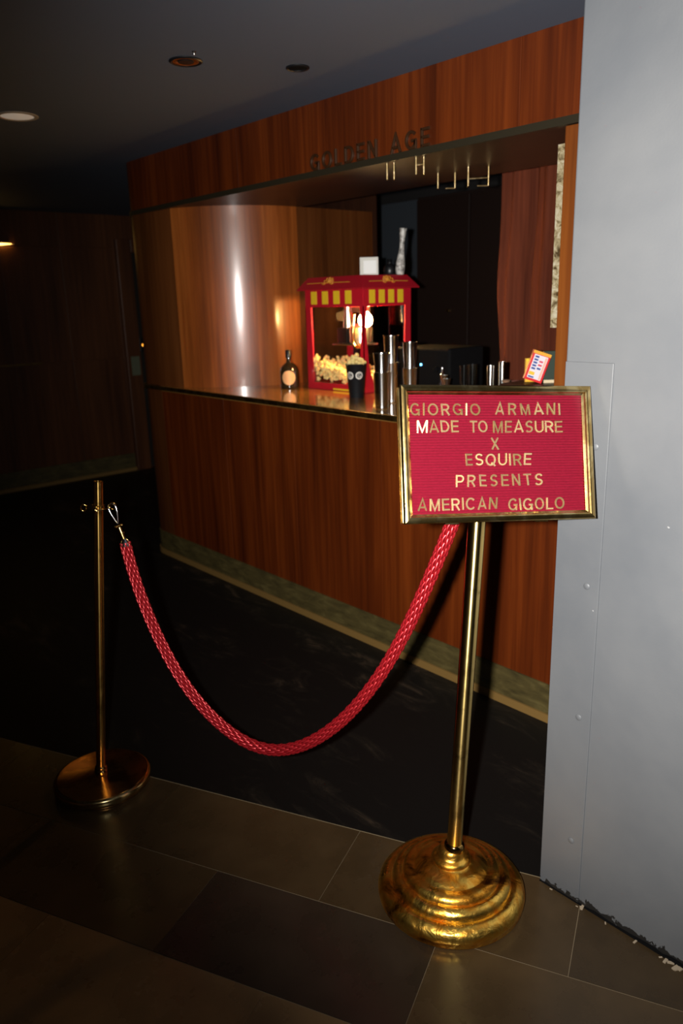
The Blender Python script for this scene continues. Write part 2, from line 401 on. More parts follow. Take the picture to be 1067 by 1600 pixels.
# dark door and frame at the end of the left wall
d1 = structure(part('door_1', MB().box(LEFT_X-.02, LEFT_X+.03, 3.62, 4.55, .01, 2.08), DOOR_DARK, bevel=.003))
part('door_frame', MB().box(LEFT_X-.01, LEFT_X+.05, 3.475, 3.62, 0, 2.2), WOOD_DARK, d1, bevel=.004)
part('lintel', MB().box(LEFT_X-.01, LEFT_X+.05, 3.62, 4.6, 2.08, 2.2), WOOD_DARK, d1, bevel=.004)
part('door_knob', MB().lathe([(.0, 0), (.012, .001), (.012, .02), (.022, .03), (.022, .045), (0, .052)], (LEFT_X+.03, 3.70, 1.0), 16, (1,0,0)), STEEL, d1, 40)
structure(part('wall_rear', MB().box(X0, X1, Y0-.1, Y0, 0, CEIL_Z), WOOD_DARK))
structure(part('wall_end', MB().box(X1, X1+.1, Y0, Y1, 0, CEIL_Z), PAINT))
structure(part('wall_far', MB().box(X0, X1, Y1, Y1+.1, 0, CEIL_Z), DARK_WALL))

# grey wall at the right with its corner guard
wr = structure(part('wall_right', MB().box(WALL_X, X1, WALL_Y, 2.333, 0, CEIL_Z), PAINT, bevel=.004))
gp = part('corner_guard', MB().box(WALL_X+.001, -.889, WALL_Y-.0035, WALL_Y+.002, .004, 1.447), PAINT, wr, bevel=.0015)
for z in (1.256, .912, .555, .185):
    part('screw', MB().lathe([(0, 0), (.0085, 0), (.0085, .0012), (.006, .003), (0, .0032)], (-.9215, WALL_Y-.0035, z), 14, (0,-1,0)), PAINT, gp, 40)
# open black crack and flakes along the foot of the wall
rng = random.Random(11); mb = MB(); n = 90; top = []
for i in range(n+1):
    x = WALL_X + (1.9)*i/n; top.append((x, .002 + .007*abs(math.sin(i*.9))*rng.random() + (.006 if i > 10 else 0)*rng.random()))
poly = [(WALL_X, 0)] + [(WALL_X+1.9, 0)] + list(reversed(top))
part('wall_foot_crack', MB().prism(poly, (0, WALL_Y-.0045, 0), (1,0,0), (0,0,1), (0, .006, 0)), BLACK_MATTE, wr)
mb = MB()
for i in range(46):
    x = WALL_X + rng.random()**.8*1.0; s = rng.uniform(.002, .007); y = WALL_Y - .006 - rng.random()*.008; a = rng.random()*3
    mb.obox((x, y, s*.25), (Vector((math.cos(a), math.sin(a), 0)), Vector((-math.sin(a), math.cos(a), 0)), Vector((0,0,1))), (s*1.5, s*.6, s*.25))
fk = part('paint_flakes', mb, plain('pale_flake', (.34, .27, .19), .7), wr); fk['kind'] = 'stuff'

# ------------------------------------------------------------------ bar pier: rounded wood wall left of the opening
def arc(cx, cy, r, a0, a1, n): return [(cx + r*math.cos(math.radians(a0+(a1-a0)*i/n)), cy + r*math.sin(math.radians(a0+(a1-a0)*i/n))) for i in range(n+1)]
RX, RR = -4.30, .62
pier = arc(-4.45, BAR_Y+.15, .15, 180, 270, 10) + arc(RX, BAR_Y+RR, RR, 270, 360, 28) + [(RX+RR, 3.56)]
pier_path = [(-4.60, 3.6)] + pier
curve_part = [(-4.09, BAR_Y+.0362)] + [p for p in arc(RX, BAR_Y+RR, RR, 270, 360, 56) if p[0] > -4.085]
flat_part = [(-4.60, 3.6)] + arc(-4.45, BAR_Y+.15, .15, 180, 270, 10) + [p for p in arc(RX, BAR_Y+RR, RR, 270, 360, 56) if p[0] < -4.095] + [(-4.0915, BAR_Y+.0357)]
wb = structure(part('wall_bar', MB().extrude_path(curve_part, TOP, HEAD, .03), WOOD_END, smooth=30))
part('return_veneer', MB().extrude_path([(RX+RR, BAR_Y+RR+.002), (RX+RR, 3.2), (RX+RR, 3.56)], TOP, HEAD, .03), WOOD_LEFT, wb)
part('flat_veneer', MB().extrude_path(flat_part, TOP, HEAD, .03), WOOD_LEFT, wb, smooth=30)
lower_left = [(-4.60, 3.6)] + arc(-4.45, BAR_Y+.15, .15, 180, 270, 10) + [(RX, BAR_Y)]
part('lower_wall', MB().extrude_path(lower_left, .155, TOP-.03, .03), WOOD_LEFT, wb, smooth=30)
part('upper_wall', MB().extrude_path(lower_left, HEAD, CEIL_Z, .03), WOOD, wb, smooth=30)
# closing wall of the side of the bar room
part('side_wall', MB().box(-4.62, RX+RR, 3.56, 3.60, 0, CEIL_Z), WOOD_SOFFIT, wb)

# bar front: veneer panels, kickboard, counter
bar = thing('bar_counter', 'long reddish wood veneer bar front under a glossy amber countertop', 'bar', (-2.6, BAR_Y, 0))
xs = [RX, -3.62, -3.0, -2.38, -1.76, -.95]
for a, b in zip(xs, xs[1:]):
    part('panel', MB().box(a+.001, b-.001, BAR_Y, BAR_Y+.03, .155, TOP-.03), WOOD, bar, bevel=.0008)
def offs(path, d):
    n = len(path); out = []
    for i, p in enumerate(path):
        a = Vector(path[max(i-1, 0)]); b = Vector(path[min(i+1, n-1)]); t = (b-a).normalized(); out.append((p[0]+t.y*d, p[1]-t.x*d))
    return out
front_path = lower_left + [(-.95, BAR_Y)]
part('kickboard', MB().extrude_path(offs(front_path, .006), .03, .157, .03), KICK, bar, smooth=30)
part('shoe_moulding', MB().extrude_path(offs(front_path, .014), 0, .034, .03), SHOE, bar, smooth=30)
ct = MB().box(-4.28, -.95, BAR_Y-.015, 3.19, TOP-.032, TOP)
part('countertop', ct, COUNTER, bar, bevel=.003)
part('counter_edge', MB().extrude_path(offs(front_path, .020), TOP-.026, TOP-.002, .012), BRASS_EDGE, bar, smooth=30)
part('underframe', MB().box(-3.6, -.95, BAR_Y+.03, 3.1, 0, TOP-.032), BLACK_MATTE, bar)

# header above the opening
hd = thing('bar_header', 'wood veneer header box running above the bar opening', 'header', (-2.6, BAR_Y, HEAD))
xs = [RX, -3.35, -2.5, -1.7, -.95]
for a, b in zip(xs, xs[1:]):
    part('fascia_panel', MB().box(a+.0008, b-.0008, BAR_Y, BAR_Y+.03, HEAD+.012, CEIL_Z), WOOD, hd, bevel=.0008)
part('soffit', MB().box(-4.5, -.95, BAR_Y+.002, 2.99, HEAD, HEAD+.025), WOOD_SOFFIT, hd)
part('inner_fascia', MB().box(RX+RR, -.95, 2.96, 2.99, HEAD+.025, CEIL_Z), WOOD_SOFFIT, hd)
part('edge_trim', MB().extrude_path(offs([(-4.6, 2.7)] + front_path[1:], .008), HEAD-.004, HEAD+.021, .02), TRIM_DARK, hd, smooth=30)

# jamb post and the gilt strip at the right of the opening
jamb = tag(part('jamb_post', MB().box(-1.522, -.95, BAR_Y, 2.46, TOP+.0005, HEAD-.006), WOOD_POST, base=(-1.3, BAR_Y, TOP), bevel=.003), 'bright orange-brown wooden post closing the right end of the bar opening', 'post')
strip_mat, nt, b = newmat('flaked_gilt_strip')
mp = coords(nt, (1, 1, 1)); nn = noise(nt, mp, 34, 6, .65, .6)
r_ = ramp(nt, [(.38, (.12, .075, .03)), (.5, (.62, .50, .28)), (.62, (.92, .84, .62))]); nt.links.new(nn.outputs[0], r_.inputs[0]); nt.links.new(r_.outputs[0], b.inputs['Base Color']); setp(b, metal=.55, rough=.4); bump(nt, b, nn.outputs[0], .3, .003)
st = MB().box(-1.602, -1.5225, 2.42, 2.428, 1.483, 2.08)
tag(part('gilt_strip', st, strip_mat, base=(-1.56, 2.42, 1.483), bevel=.001), 'narrow flaking pale gilt strip mounted vertically beside the wooden post', 'strip')

# ------------------------------------------------------------------ letters
ST = .150        # stroke width for a capital one unit high
def earc(cx, cy, rx, ry, a0, a1, n=20): return [(cx + rx*math.cos(math.radians(a0+(a1-a0)*i/n)), cy + ry*math.sin(math.radians(a0+(a1-a0)*i/n))) for i in range(n+1)]
_h = ST/2; _t = 1-_h
GLYPHS = {   # width, list of (closed, centre line)
 'I': (ST, [(0, [(_h, 0), (_h, 1)])]),
 'O': (.90, [(1, earc(.45, .5, .375, .435, 0, 360, 36)[:-1])]),
 'Q': (.90, [(1, earc(.45, .5, .375, .435, 0, 360, 36)[:-1]), (0, [(.52, .28), (.86, .0)])]),
 'C': (.84, [(0, earc(.45, .5, .375, .435, 42, 318, 30))]),
 'G': (.86, [(0, earc(.45, .5, .375, .435, 42, 335, 30) + [(.785, .46)]), (0, [(.50, .46), (.86, .46)]), (0, [(.785, .46), (.785, 0)])]),
 'A': (.86, [(0, [(.07, 0), (.43, .985), (.79, 0)]), (0, [(.20, .29), (.66, .29)])]),
 'M': (.90, [(0, [(_h, 0), (_h, 1)]), (0, [(.825, 0), (.825, 1)]), (0, [(.10, .97), (.45, .06), (.80, .97)])]),
 'N': (.76, [(0, [(_h, 0), (_h, 1)]), (0, [(.685, 0), (.685, 1)]), (0, [(.10, .96), (.66, .04)])]),
 'R': (.74, [(0, [(_h, 0), (_h, 1)]), (0, [(_h, _t), (.40, _t)] + earc(.40, .70, .245, .225, 90, -90, 12)[1:] + [(_h, .475)]), (0, [(.38, .475), (.655, 0)])]),
 'P': (.70, [(0, [(_h, 0), (_h, 1)]), (0, [(_h, _t), (.40, _t)] + earc(.40, .68, .235, .245, 90, -90, 12)[1:] + [(_h, .435)])]),
 'D': (.80, [(0, [(_h, 0), (_h, 1)]), (0, [(_h, _t), (.33, _t)] + earc(.33, .5, .395, .425, 90, -90, 18)[1:] + [(_h, _h)])]),
 'E': (.64, [(0, [(_h, 0), (_h, 1)]), (0, [(_h, _t), (.64, _t)]), (0, [(_h, .51), (.60, .51)]), (0, [(_h, _h), (.64, _h)])]),
 'L': (.60, [(0, [(_h, 0), (_h, 1)]), (0, [(_h, _h), (.60, _h)])]),
 'T': (.70, [(0, [(0, _t), (.70, _t)]), (0, [(.35, 0), (.35, 1)])]),
 'U': (.76, [(0, [(_h, 1), (_h, .38)] + earc(.38, .38, .305, .315, 180, 360, 16)[1:] + [(.685, 1)])]),
 'X': (.74, [(0, [(.07, 0), (.67, 1)]), (0, [(.07, 1), (.67, 0)])]),
 'S': (.70, [(0, earc(.35, .715, .255, .215, 25, 270, 18) + earc(.35, .285, .275, .215, 90, -155, 18)[1:])]),
}
def ribbon(mb, line, closed, place, t, h):
    """a stroke with a flat bevelled top, mitred at the corners"""
    n = len(line); prof = [(-.5*t, 0), (-.5*t, .55*h), (-.30*t, h), (.30*t, h), (.5*t, .55*h), (.5*t, 0)]; P = len(prof); o = len(mb.v)
    for i in range(n):
        p = Vector(line[i]); a = Vector(line[i-1]) if (i or closed) else None; c = Vector(line[(i+1) % n]) if (i < n-1 or closed) else None
        d1 = (p-a).normalized() if a is not None else (c-p).normalized(); d2 = (c-p).normalized() if c is not None else d1
        m = Vector((-(d1.y+d2.y), d1.x+d2.x)); m = m.normalized() if m.length > 1e-6 else Vector((-d1.y, d1.x)); k = min(1.9, 1/max(.3, m.dot(Vector((-d1.y, d1.x)))))
        for u, z in prof: q = p + m*u*k; mb.v.append(tuple(place(q.x, q.y, z)))
    for i in range(n if closed else n-1):
        u = o + i*P; w = o + ((i+1) % n)*P
        for e in range(P): mb.f.append((u+e, u+(e+1) % P, w+(e+1) % P, w+e))
    if not closed: mb.f += [tuple(o+e for e in reversed(range(P))), tuple(o+(n-1)*P+e for e in range(P))]
def word(text, x0, x1, base, cap, o, X, Y, N, mat, parent, depth=.003, tilt=0, rng=None, weight=1.0, wide=1.0):
    """one mesh per letter, laid from x0 to x1 along X on the baseline; every letter a part"""
    o, X, Y, N = Vector(o), Vector(X), Vector(Y), Vector(N)
    tot = sum(GLYPHS[c][0] for c in text)*cap; sq = wide; n = len(text)
    g = (x1-x0-tot*sq)/(n-1) if n > 1 else 0
    if n > 1 and g < cap*.07: g = cap*.07; sq = (x1-x0-g*(n-1))/tot
    x = x0 if n > 1 else (x0+x1-tot)/2
    for ch in text:
        W, strokes = GLYPHS[ch]; w = W*cap*sq
        al = rng.uniform(-tilt, tilt) if rng else 0; be = rng.uniform(-tilt, tilt) if rng else 0; ga = rng.uniform(-.025, .025) if rng else 0; dy = rng.uniform(-.0006, .0006) if rng else 0
        def place(a, b, z):
            lx = (a-W/2)*cap*sq; ly = (b-.5)*cap; lx, ly = lx - ga*ly, ly + ga*lx
            return o + X*(x + w/2 + lx) + Y*(base + cap/2 + ly + dy) + N*(z + al*lx + be*ly)
        mb = MB()
        for cl, line in strokes: ribbon(mb, line, cl, place, ST*weight, depth)
        part('letter', mb, mat, parent)
        x += w + g

lg = thing('raised_lettering', 'dark raised capital letters along the bottom edge of the wooden header', 'lettering', (-2.45, BAR_Y, HEAD+.02))
for t, a, b in (('GOLDEN', -2.789, -2.377), ('AGE', -2.300, -2.098)):
    word(t, a, b, HEAD+.022, .066, (0, BAR_Y-.0005, 0), (1,0,0), (0,0,1), (0,-1,0), LETTER_BRONZE, lg, .010, weight=1.15)

# brass hangers under the soffit
HANG = brass('hanger_brass', (.92, .74, .42), .34, .06, 30, (.5, .36, .16), .002, .1)
def hanger(x, y, w, h, foot, bar_at, lab):
    t = thing('glass_hanger', lab, 'hanger', (x, y, HEAD-h), 'brass hangers under the soffit')
    e = RT.copy(); e.z = 0; e.normalize()
    for s in (0, 1):
        p = Vector((x, y, 0)) + e*w*s
        hh = h if s or not foot else h*.62
        part('rod', MB().tube([(p.x, p.y, HEAD+.001), (p.x, p.y, HEAD-h)], .0046, 10), HANG, t, 40)
        part('ball_end', MB().lathe([(0, -.0045), (.0032, -.0032), (.0045, 0), (.0032, .0032), (0, .0045)], (p.x, p.y, HEAD-h), 10), BRASS, t, 60)
    a = Vector((x, y, 0)); b = a + e*w
    if bar_at: part('crossbar', MB().tube([(a.x, a.y, HEAD-h*bar_at), (b.x, b.y, HEAD-h*bar_at+.003)], .0032, 8), HANG, t, 40)
    if foot: part('foot_rod', MB().tube([(b.x, b.y, HEAD-h), tuple(b - e*w*.55 + Vector((0,0,HEAD-h)))], .0032, 8), HANG, t, 40)
hanger(-2.352, 2.362, .028, .062, False, 0, 'first short pair of brass rods hanging under the header, below the last N')
hanger(-2.198, 2.366, .030, .062, False, .45, 'second short pair of brass rods hanging under the header, below the G')
hanger(-2.420, 2.745, .075, .062, True, 0, 'brass hanger with a bent foot, further back under the soffit')
hanger(-2.235, 2.726, .085, .075, True, .62, 'large brass hanger with crossbar nearest the curtain')

# ------------------------------------------------------------------ back room behind the bar
bd = structure(part('door_2', MB().box(-4.75, -4.31, Y1-.05, Y1-.01, 0, 2.33), BLUE_DOOR, bevel=.004))
part('door_edge', MB().box(-4.20, -4.18, Y1-.06, Y1-.01, 1.9, 2.2), plain('blue_edge', (.10, .11, .20), .5), bd)
cb = thing('back_cabinet', 'dark brown cabinet against the back wall behind the bar', 'cabinet', (-3.5, 4.6, 0))
part('body', MB().box(-4.12, -2.6, 4.45, Y1-.002, 0, 2.3), plain('cabinet_brown', (.011, .005, .0035), .5), cb, bevel=.004)
for a, b in ((-4.11, -3.62), (-3.61, -3.12), (-3.11, -2.62)):
    d = part('door', MB().box(a, b, 4.432, 4.45, .1, 2.28), plain('cabinet_door', (.011, .005, .0035), .45), cb, bevel=.003)
    part('knob', MB().lathe([(0, 0), (.006, 0), (.006, .012), (.012, .018), (.010, .026), (0, .029)], (b-.17 if a < -4 else b-.05, 4.432, 1.5), 12, (0,-1,0)), BRASS, d, 40)

# curtain
mb = MB(); nx, nz = 120, 26; rows = []
for j in range(nz+1):
    z = .02 + (2.395-.02)*j/nz; row = []
    for i in range(nx+1):
        t = i/nx; ph = t*7.2*2*math.pi + .35*math.sin(z*2.1) + .8*math.sin(t*9)
        xl = -2.478 - .022*math.exp(-((z-1.62)/.22)**2) + .03*math.exp(-((z-1.95)/.12)**2)*0
        x = xl + (-1.35 - xl)*t; y = 3.285 + .055*math.sin(ph)*(.75+.25*math.sin(t*13+z)) + .012*math.sin(ph*2.3+z*1.3)
        row.append(len(mb.v)); mb.v.append((x, y, z))
    rows.append(row)
for a, b in zip(rows, rows[1:]):
    for i in range(nx): mb.f.append((a[i], a[i+1], b[i+1], b[i]))
cu = part('curtain', mb, CURTAIN, smooth=180, base=(-1.9, 3.285, .02))
sol = cu.modifiers.new('thickness', 'SOLIDIFY'); sol.thickness = .004
tag(cu, 'dark reddish brown pleated curtain at the right of the bar opening', 'curtain')

# ------------------------------------------------------------------ ceiling fixtures
def downlight(x, y, r, lab, kind):
    t = thing('ceiling_downlight', lab, 'downlight', (x, y, CEIL_Z), 'recessed ceiling lights')
    part('trim_ring', MB().lathe([(r*.80, 0), (r*.80, -.004), (r*.9, -.006), (r, -.003), (r, 0)], (x, y, CEIL_Z), 36), {'gold': BLACK, 'dark': BLACK, 'lens': plain('cream_ring', (.45, .38, .30), .5)}[kind], t, 40)
    if kind == 'lens': part('lens', MB().lathe([(r*.82, -.001), (r*.6, -.005), (0, -.008)], (x, y, CEIL_Z), 32), FROST, t, 60)
    elif kind == 'gold':
        part('reflector', MB().lathe([(r*.80, -.001), (r*.78, -.0035), (r*.6, -.004), (r*.45, -.0015), (0, -.001)], (x, y, CEIL_Z), 36), REFLECTOR, t, 40)
        part('lamp_face', MB().lathe([(r*.5, -.002), (r*.46, -.005), (0, -.0055)], (x, y, CEIL_Z), 28), BLACK, t, 40)
    else: part('baffle', MB().lathe([(r*.82, -.001), (r*.5, -.002), (0, -.001)], (x, y, CEIL_Z), 28), BLACK_MATTE, t, 40)
downlight(-2.567, 1.598, .058, 'black ringed ceiling downlight with a gold reflector', 'gold')
downlight(-2.400, 1.960, .043, 'small black unlit ceiling spot nearest the wooden header', 'dark')
downlight(-3.683, 1.419, .088, 'pale frosted ceiling downlight at the far left', 'lens')
tag(part('ceiling_pin', MB().lathe([(0, -.012), (.003, -.011), (.004, -.004), (.008, 0)], (-2.46, 1.566, CEIL_Z), 12), STEEL, smooth=40, base=(-2.46, 1.566, CEIL_Z)), 'tiny bright metal pin in the ceiling beside the gold downlight', 'pin')

# warm slot lamp, notice and indicator on the left wall
sl = thing('wall_lamp', 'slim wall lamp giving a warm amber streak at the left edge', 'lamp', (LEFT_X+.012, 2.2, 2.13))
part('housing', MB().box(LEFT_X+.012, LEFT_X+.05, 1.9, 2.52, 2.137, 2.152), BRASS_EDGE, sl)
part('light_slot', MB().prism([(1.9, 2.116), (2.44, 2.122), (2.53, 2.1325), (2.44, 2.137), (1.9, 2.137)], (LEFT_X+.014, 0, 0), (0,1,0), (0,0,1), (.03, 0, 0)), SLOT, sl)
tag(part('door_notice', MB().box(LEFT_X+.05, LEFT_X+.053, 3.51, 3.60, .94, 1.12), plain('greenish_card', (.12, .13, .08), .6), base=(LEFT_X+.05, 3.55, .94)), 'small pale greenish card fixed to the dark door frame', 'notice')
t = thing('indicator_light', 'tiny glowing orange indicator on the dark door', 'light', (LEFT_X+.05, 3.63, 1.22))
part('switch_plate', MB().box(LEFT_X+.03, LEFT_X+.051, 3.622, 3.70, 1.16, 1.29), BLACK, t, bevel=.002)
part('lamp_dot', MB().lathe([(0, .006), (.009, .004), (.011, 0)], (LEFT_X+.051, 3.652, 1.223), 12, (1,0,0)), LED_ORANGE, t, 60)

# ------------------------------------------------------------------ popcorn machine
PX0, PX1, PY0, PY1 = -3.417, -2.95, 2.78, 3.135
pm = thing('popcorn_machine', 'red countertop popcorn machine with yellow striped canopy and lit glass case', 'popcorn machine', ((PX0+PX1)/2, (PY0+PY1)/2, TOP))
part('base_tray', MB().box(PX0, PX1, PY0, PY1, TOP, TOP+.038), RED, pm, bevel=.003)
part('name_plate', MB().box(-3.20, -3.02, PY0-.002, PY0, TOP+.004, TOP+.013), YELLOW, pm)
part('top_band', MB().box(PX0, PX1, PY0, PY1, 1.562, 1.66), RED, pm, bevel=.002)
# hipped canopy
E_ = .032; I_ = .015
lo = [(PX0-E_, PY0-E_), (PX1+E_, PY0-E_), (PX1+E_, PY1+E_), (PX0-E_, PY1+E_)]; hi = [(PX0+I_, PY0+I_), (PX1-I_, PY0+I_), (PX1-I_, PY1-I_), (PX0+I_, PY1-I_)]
mb = MB().add([(x, y, 1.656) for x, y in lo] + [(x, y, 1.718) for x, y in hi] + [(x, y, 1.650) for x, y in lo], [(4,5,6,7), (0,1,5,4), (1,2,6,5), (2,3,7,6), (3,0,4,7), (8,11,10,9), (0,8,9,1), (1,9,10,2), (2,10,11,3), (3,11,8,0)])
canopy = part('canopy', mb, RED_DEEP, pm, bevel=.002)
for k in range(4):
    x = -3.362 + k*.0925
    part('stripe', MB().box(x, x+.047, PY0-.0022, PY0, 1.577, 1.644), YELLOW, pm)
    y = 2.823 + k*.0695
    part('stripe', MB().box(PX1, PX1+.0022, y, y+.041, 1.577, 1.644), YELLOW, pm)
def ornament(o, X, Y, N, w):
    o = Vector(o); X = Vector(X).normalized(); Y = Vector(Y).normalized(); N = Vector(N)*.003
    P = lambda a, b: tuple(o + X*a + Y*b + N)
    mb = MB()
    mb.tube([P(-w/2, 0), P(-.045, .002)], .0022, 6); mb.tube([P(.045, .002), P(w/2, 0)], .0022, 6)
    for a in (-72, -38, 0, 38, 72):
        c, s = math.sin(math.radians(a)), math.cos(math.radians(a)); L = .036 if a == 0 else .038
        pts = []
        for i in range(14):
            q = 2*math.pi*i/14; lx = .0075*math.sin(q); ly = L*.5*(1-math.cos(q)); pts.append(P(c*ly + s*lx, s*ly*.85 - c*lx + .004))
        mb.tube(pts, .0024, 6, closed=True)
    for sg in (-1, 1):
        pts = [P(sg*(.03+.014*math.cos(q)*(1-q/9)), .0-.010*math.sin(q)*(1-q/9)) for q in [i*.55 for i in range(13)]]
        mb.tube(pts, .0022, 6)
    part('scroll_ornament', mb, GOLD_PRINT, canopy, 60)
sy = Vector((0, E_+I_, .062)).normalized()
ornament((-3.205, PY0-E_+.021, 1.656+.028), (1,0,0), sy, Vector((0,-.062,E_+I_)).normalized(), .34)
sx = Vector((-(E_+I_), 0, .062)).normalized()
ornament((PX1+E_-.021, 2.955, 1.656+.028), (0,1,0), sx, Vector((.062,0,E_+I_)).normalized(), .28)
# pillars with the drawn-in curtain outline
def pillar(o, X, N, wf):
    n = 16; z0, z1 = TOP+.036, 1.564; pts = [(0, z0), (0, z1)]
    L = [(wf((k/n)), z0+(z1-z0)*k/n) for k in range(n, -1, -1)]
    part('pillar', MB().prism(pts + L, o, X, (0,0,1), Vector(N)*.004), RED, pm, 50)
ws = lambda t: .046 + .008*(1-t)
wc = lambda t: .016 + .034*abs(t-.78)**1.3*(2.6 if t > .78 else 1.35) + (.0 if t > .25 else .02*(.25-t)/.25)
pillar((PX0, PY0, 0), (1,0,0), (0,1,0), ws); pillar((PX1, PY0, 0), (-1,0,0), (0,1,0), wc)
pillar((PX1, PY0, 0), (0,1,0), (-1,0,0), wc); pillar((PX1, PY1, 0), (0,-1,0), (-1,0,0), ws)
pillar((PX0, PY0, 0), (0,1,0), (1,0,0), ws); pillar((PX0, PY1, 0), (0,-1,0), (1,0,0), ws)
pillar((PX0, PY1, 0), (1,0,0), (0,-1,0), ws); pillar((PX1, PY1, 0), (-1,0,0), (0,-1,0), ws)
zz = (TOP+.037, 1.563)
part('pane', MB().box(PX0+.004, PX1-.004, PY0+.005, PY0+.0065, *zz), GLASS, pm)
part('pane', MB().box(PX1-.0065, PX1-.005, PY0+.008, PY1-.008, *zz), GLASS, pm)
part('pane', MB().box(PX0+.005, PX0+.0065, PY0+.008, PY1-.008, *zz), GLASS, pm)
part('pane', MB().box(PX0+.004, PX1-.004, PY1-.0065, PY1-.005, *zz), GLASS_DARK, pm)
kt = part('kettle', MB().lathe([(0, 0), (.058, 0), (.064, .006), (.064, .078), (.060, .084), (0, .086)], (-3.125, 2.925, 1.368), 32), STEEL, pm, 40)
part('kettle_lid', MB().lathe([(.062, 0), (.05, .012), (.02, .018), (0, .02)], (-3.125, 2.925, 1.454), 28), STEEL, kt, 40)
part('kettle_handle', MB().tube([(-3.10, 2.855, 1.52), (-3.105, 2.85, 1.45), (-3.105, 2.846, 1.40), (-3.095, 2.845, 1.365), (-3.075, 2.846, 1.35), (-3.05, 2.85, 1.352), (-3.035, 2.855, 1.37)], .0055, 10), BRASS, kt, 60)
part('hanger_arm', MB().box(-3.19, -3.06, 2.915, 2.935, 1.53, 1.562), STEEL, pm, bevel=.002)
part('hanger_rod', MB().tube([(-3.125, 2.925, 1.54), (-3.125, 2.925, 1.47)], .006, 10), STEEL, pm, 40)
part('heater_box', MB().box(-3.27, -3.19, 2.88, 2.97, 1.368, 1.45), BLACK, pm, bevel=.004)
part('heater_plate', MB().box(-3.29, -3.06, 2.86, 2.99, 1.358, 1.366), STEEL, pm, bevel=.001)
part('heater_stem', MB().lathe([(.028, 0), (.018, .09), (.018, .112)], (-3.23, 2.925, 1.45), 18), STEEL, pm, 40)
part('bulb_socket', MB().lathe([(.016, 0), (.016, .02), (.012, .028), (0, .028)], (-3.025, 2.865, 1.534), 18), STEEL, pm, 40)
part('bulb', MB().lathe([(0, 0), (.018, .003), (.032, .014), (.038, .032), (.034, .052), (.020, .070), (.013, .080)], (-3.025, 2.865, 1.456), 24), BULB, pm, 60)

# popcorn: loose kernels, too many to count
def kernels(centres, smin, smax, rng):
    bm0 = bmesh.new(); bmesh.ops.create_icosphere(bm0, subdivisions=2, radius=1); bv = [v.co.copy() for v in bm0.verts]; bf = [tuple(v.index for v in f.verts) for f in bm0.faces]; bm0.free()
    mb = MB()
    for c in centres:
        s = rng.uniform(smin, smax); k = [Vector((rng.uniform(-1,1), rng.uniform(-1,1), rng.uniform(-1,1))).normalized() for _ in range(5)]
        vs = []
        for v in bv:
            d = .55 + .5*max(0, max(v.dot(q)**3 if v.dot(q) > 0 else 0 for q in k)); vs.append(Vector(c) + v*d*s)
        mb.add(vs, bf)
    return mb
rng = random.Random(5); cs = []
def pile(x): 
    t = (x-PX0)/(PX1-PX0); return .040 + .105*max(0, 1-t*1.6) + .018*max(0, math.sin(t*7-2.2))
for i in range(620):
    x = rng.uniform(PX0+.02, PX1-.03); y = PY0 + .018 + (PY1-PY0-.04)*rng.random()**1.6; top = pile(x)*(1-.25*(y-PY0)/.35)
    z = TOP + .045 + (rng.random()**.5)*top
    cs.append((x, y, z))
o = part('popcorn', kernels(cs, .010, .016, rng), POPCORN, smooth=50, base=(-3.2, 2.95, TOP+.04)); o['kind'] = 'stuff'
tag(o, 'heap of yellow popcorn piled inside the red machine', 'popcorn')

# things standing on the machine's roof
vf = Vector((-FW.x, -FW.y, 0)).normalized(); vr = Vector((RT.x, RT.y, 0)).normalized(); UZ = Vector((0,0,1))
nb = thing('white_box', 'small white square box with a raised pale front on top of the popcorn machine', 'box', (-3.085, 2.955, 1.719))
part('body', MB().obox((-3.085, 2.955, 1.719+.046), (vr, vf, UZ), (.049, .018, .046)), WHITE, nb, bevel=.003)
part('front_panel', MB().obox(Vector((-3.085, 2.955, 1.719+.042)) + vf*.019 + vr*.004, (vr, vf, UZ), (.034, .0025, .033)), WHITE_INNER, nb, bevel=.001)
vm, nt, b = newmat('mottled_white_glaze'); mp = coords(nt, (1,1,1)); q = noise(nt, mp, 60, 5, .65); r_ = ramp(nt, [(.38, (.12, .11, .10)), (.56, (.62, .60, .56))]); nt.links.new(q.outputs[0], r_.inputs[0]); nt.links.new(r_.outputs[0], b.inputs['Base Color']); setp(b, rough=.4)
tag(part('bud_vase', MB().lathe([(0, 0), (.020, 0), (.025, .02), (.024, .06), (.016, .105), (.012, .14), (.013, .18), (.019, .225), (.020, .232), (.015, .228), (.009, .17), (0, .16)], (-2.985, 3.085, 1.719), 28, Vector((.06, .06, 1))), vm, smooth=50, base=(-2.985, 3.085, 1.719)), 'slender mottled white vase on the right of the popcorn machine roof', 'vase')
t = thing('squat_bottle', 'squat black bottle between the white box and the slender vase', 'bottle', (-3.05, 3.075, 1.719))
part('body', MB().lathe([(0, 0), (.03, 0), (.034, .006), (.034, .035), (.026, .05), (.012, .058), (.011, .066)], (-3.05, 3.075, 1.719), 24), BLACK, t, 40)
part('cap', MB().lathe([(.013, 0), (.013, .014), (.011, .016), (0, .016)], (-3.05, 3.075, 1.719+.066), 18), BLACK_MATTE, t, 40)

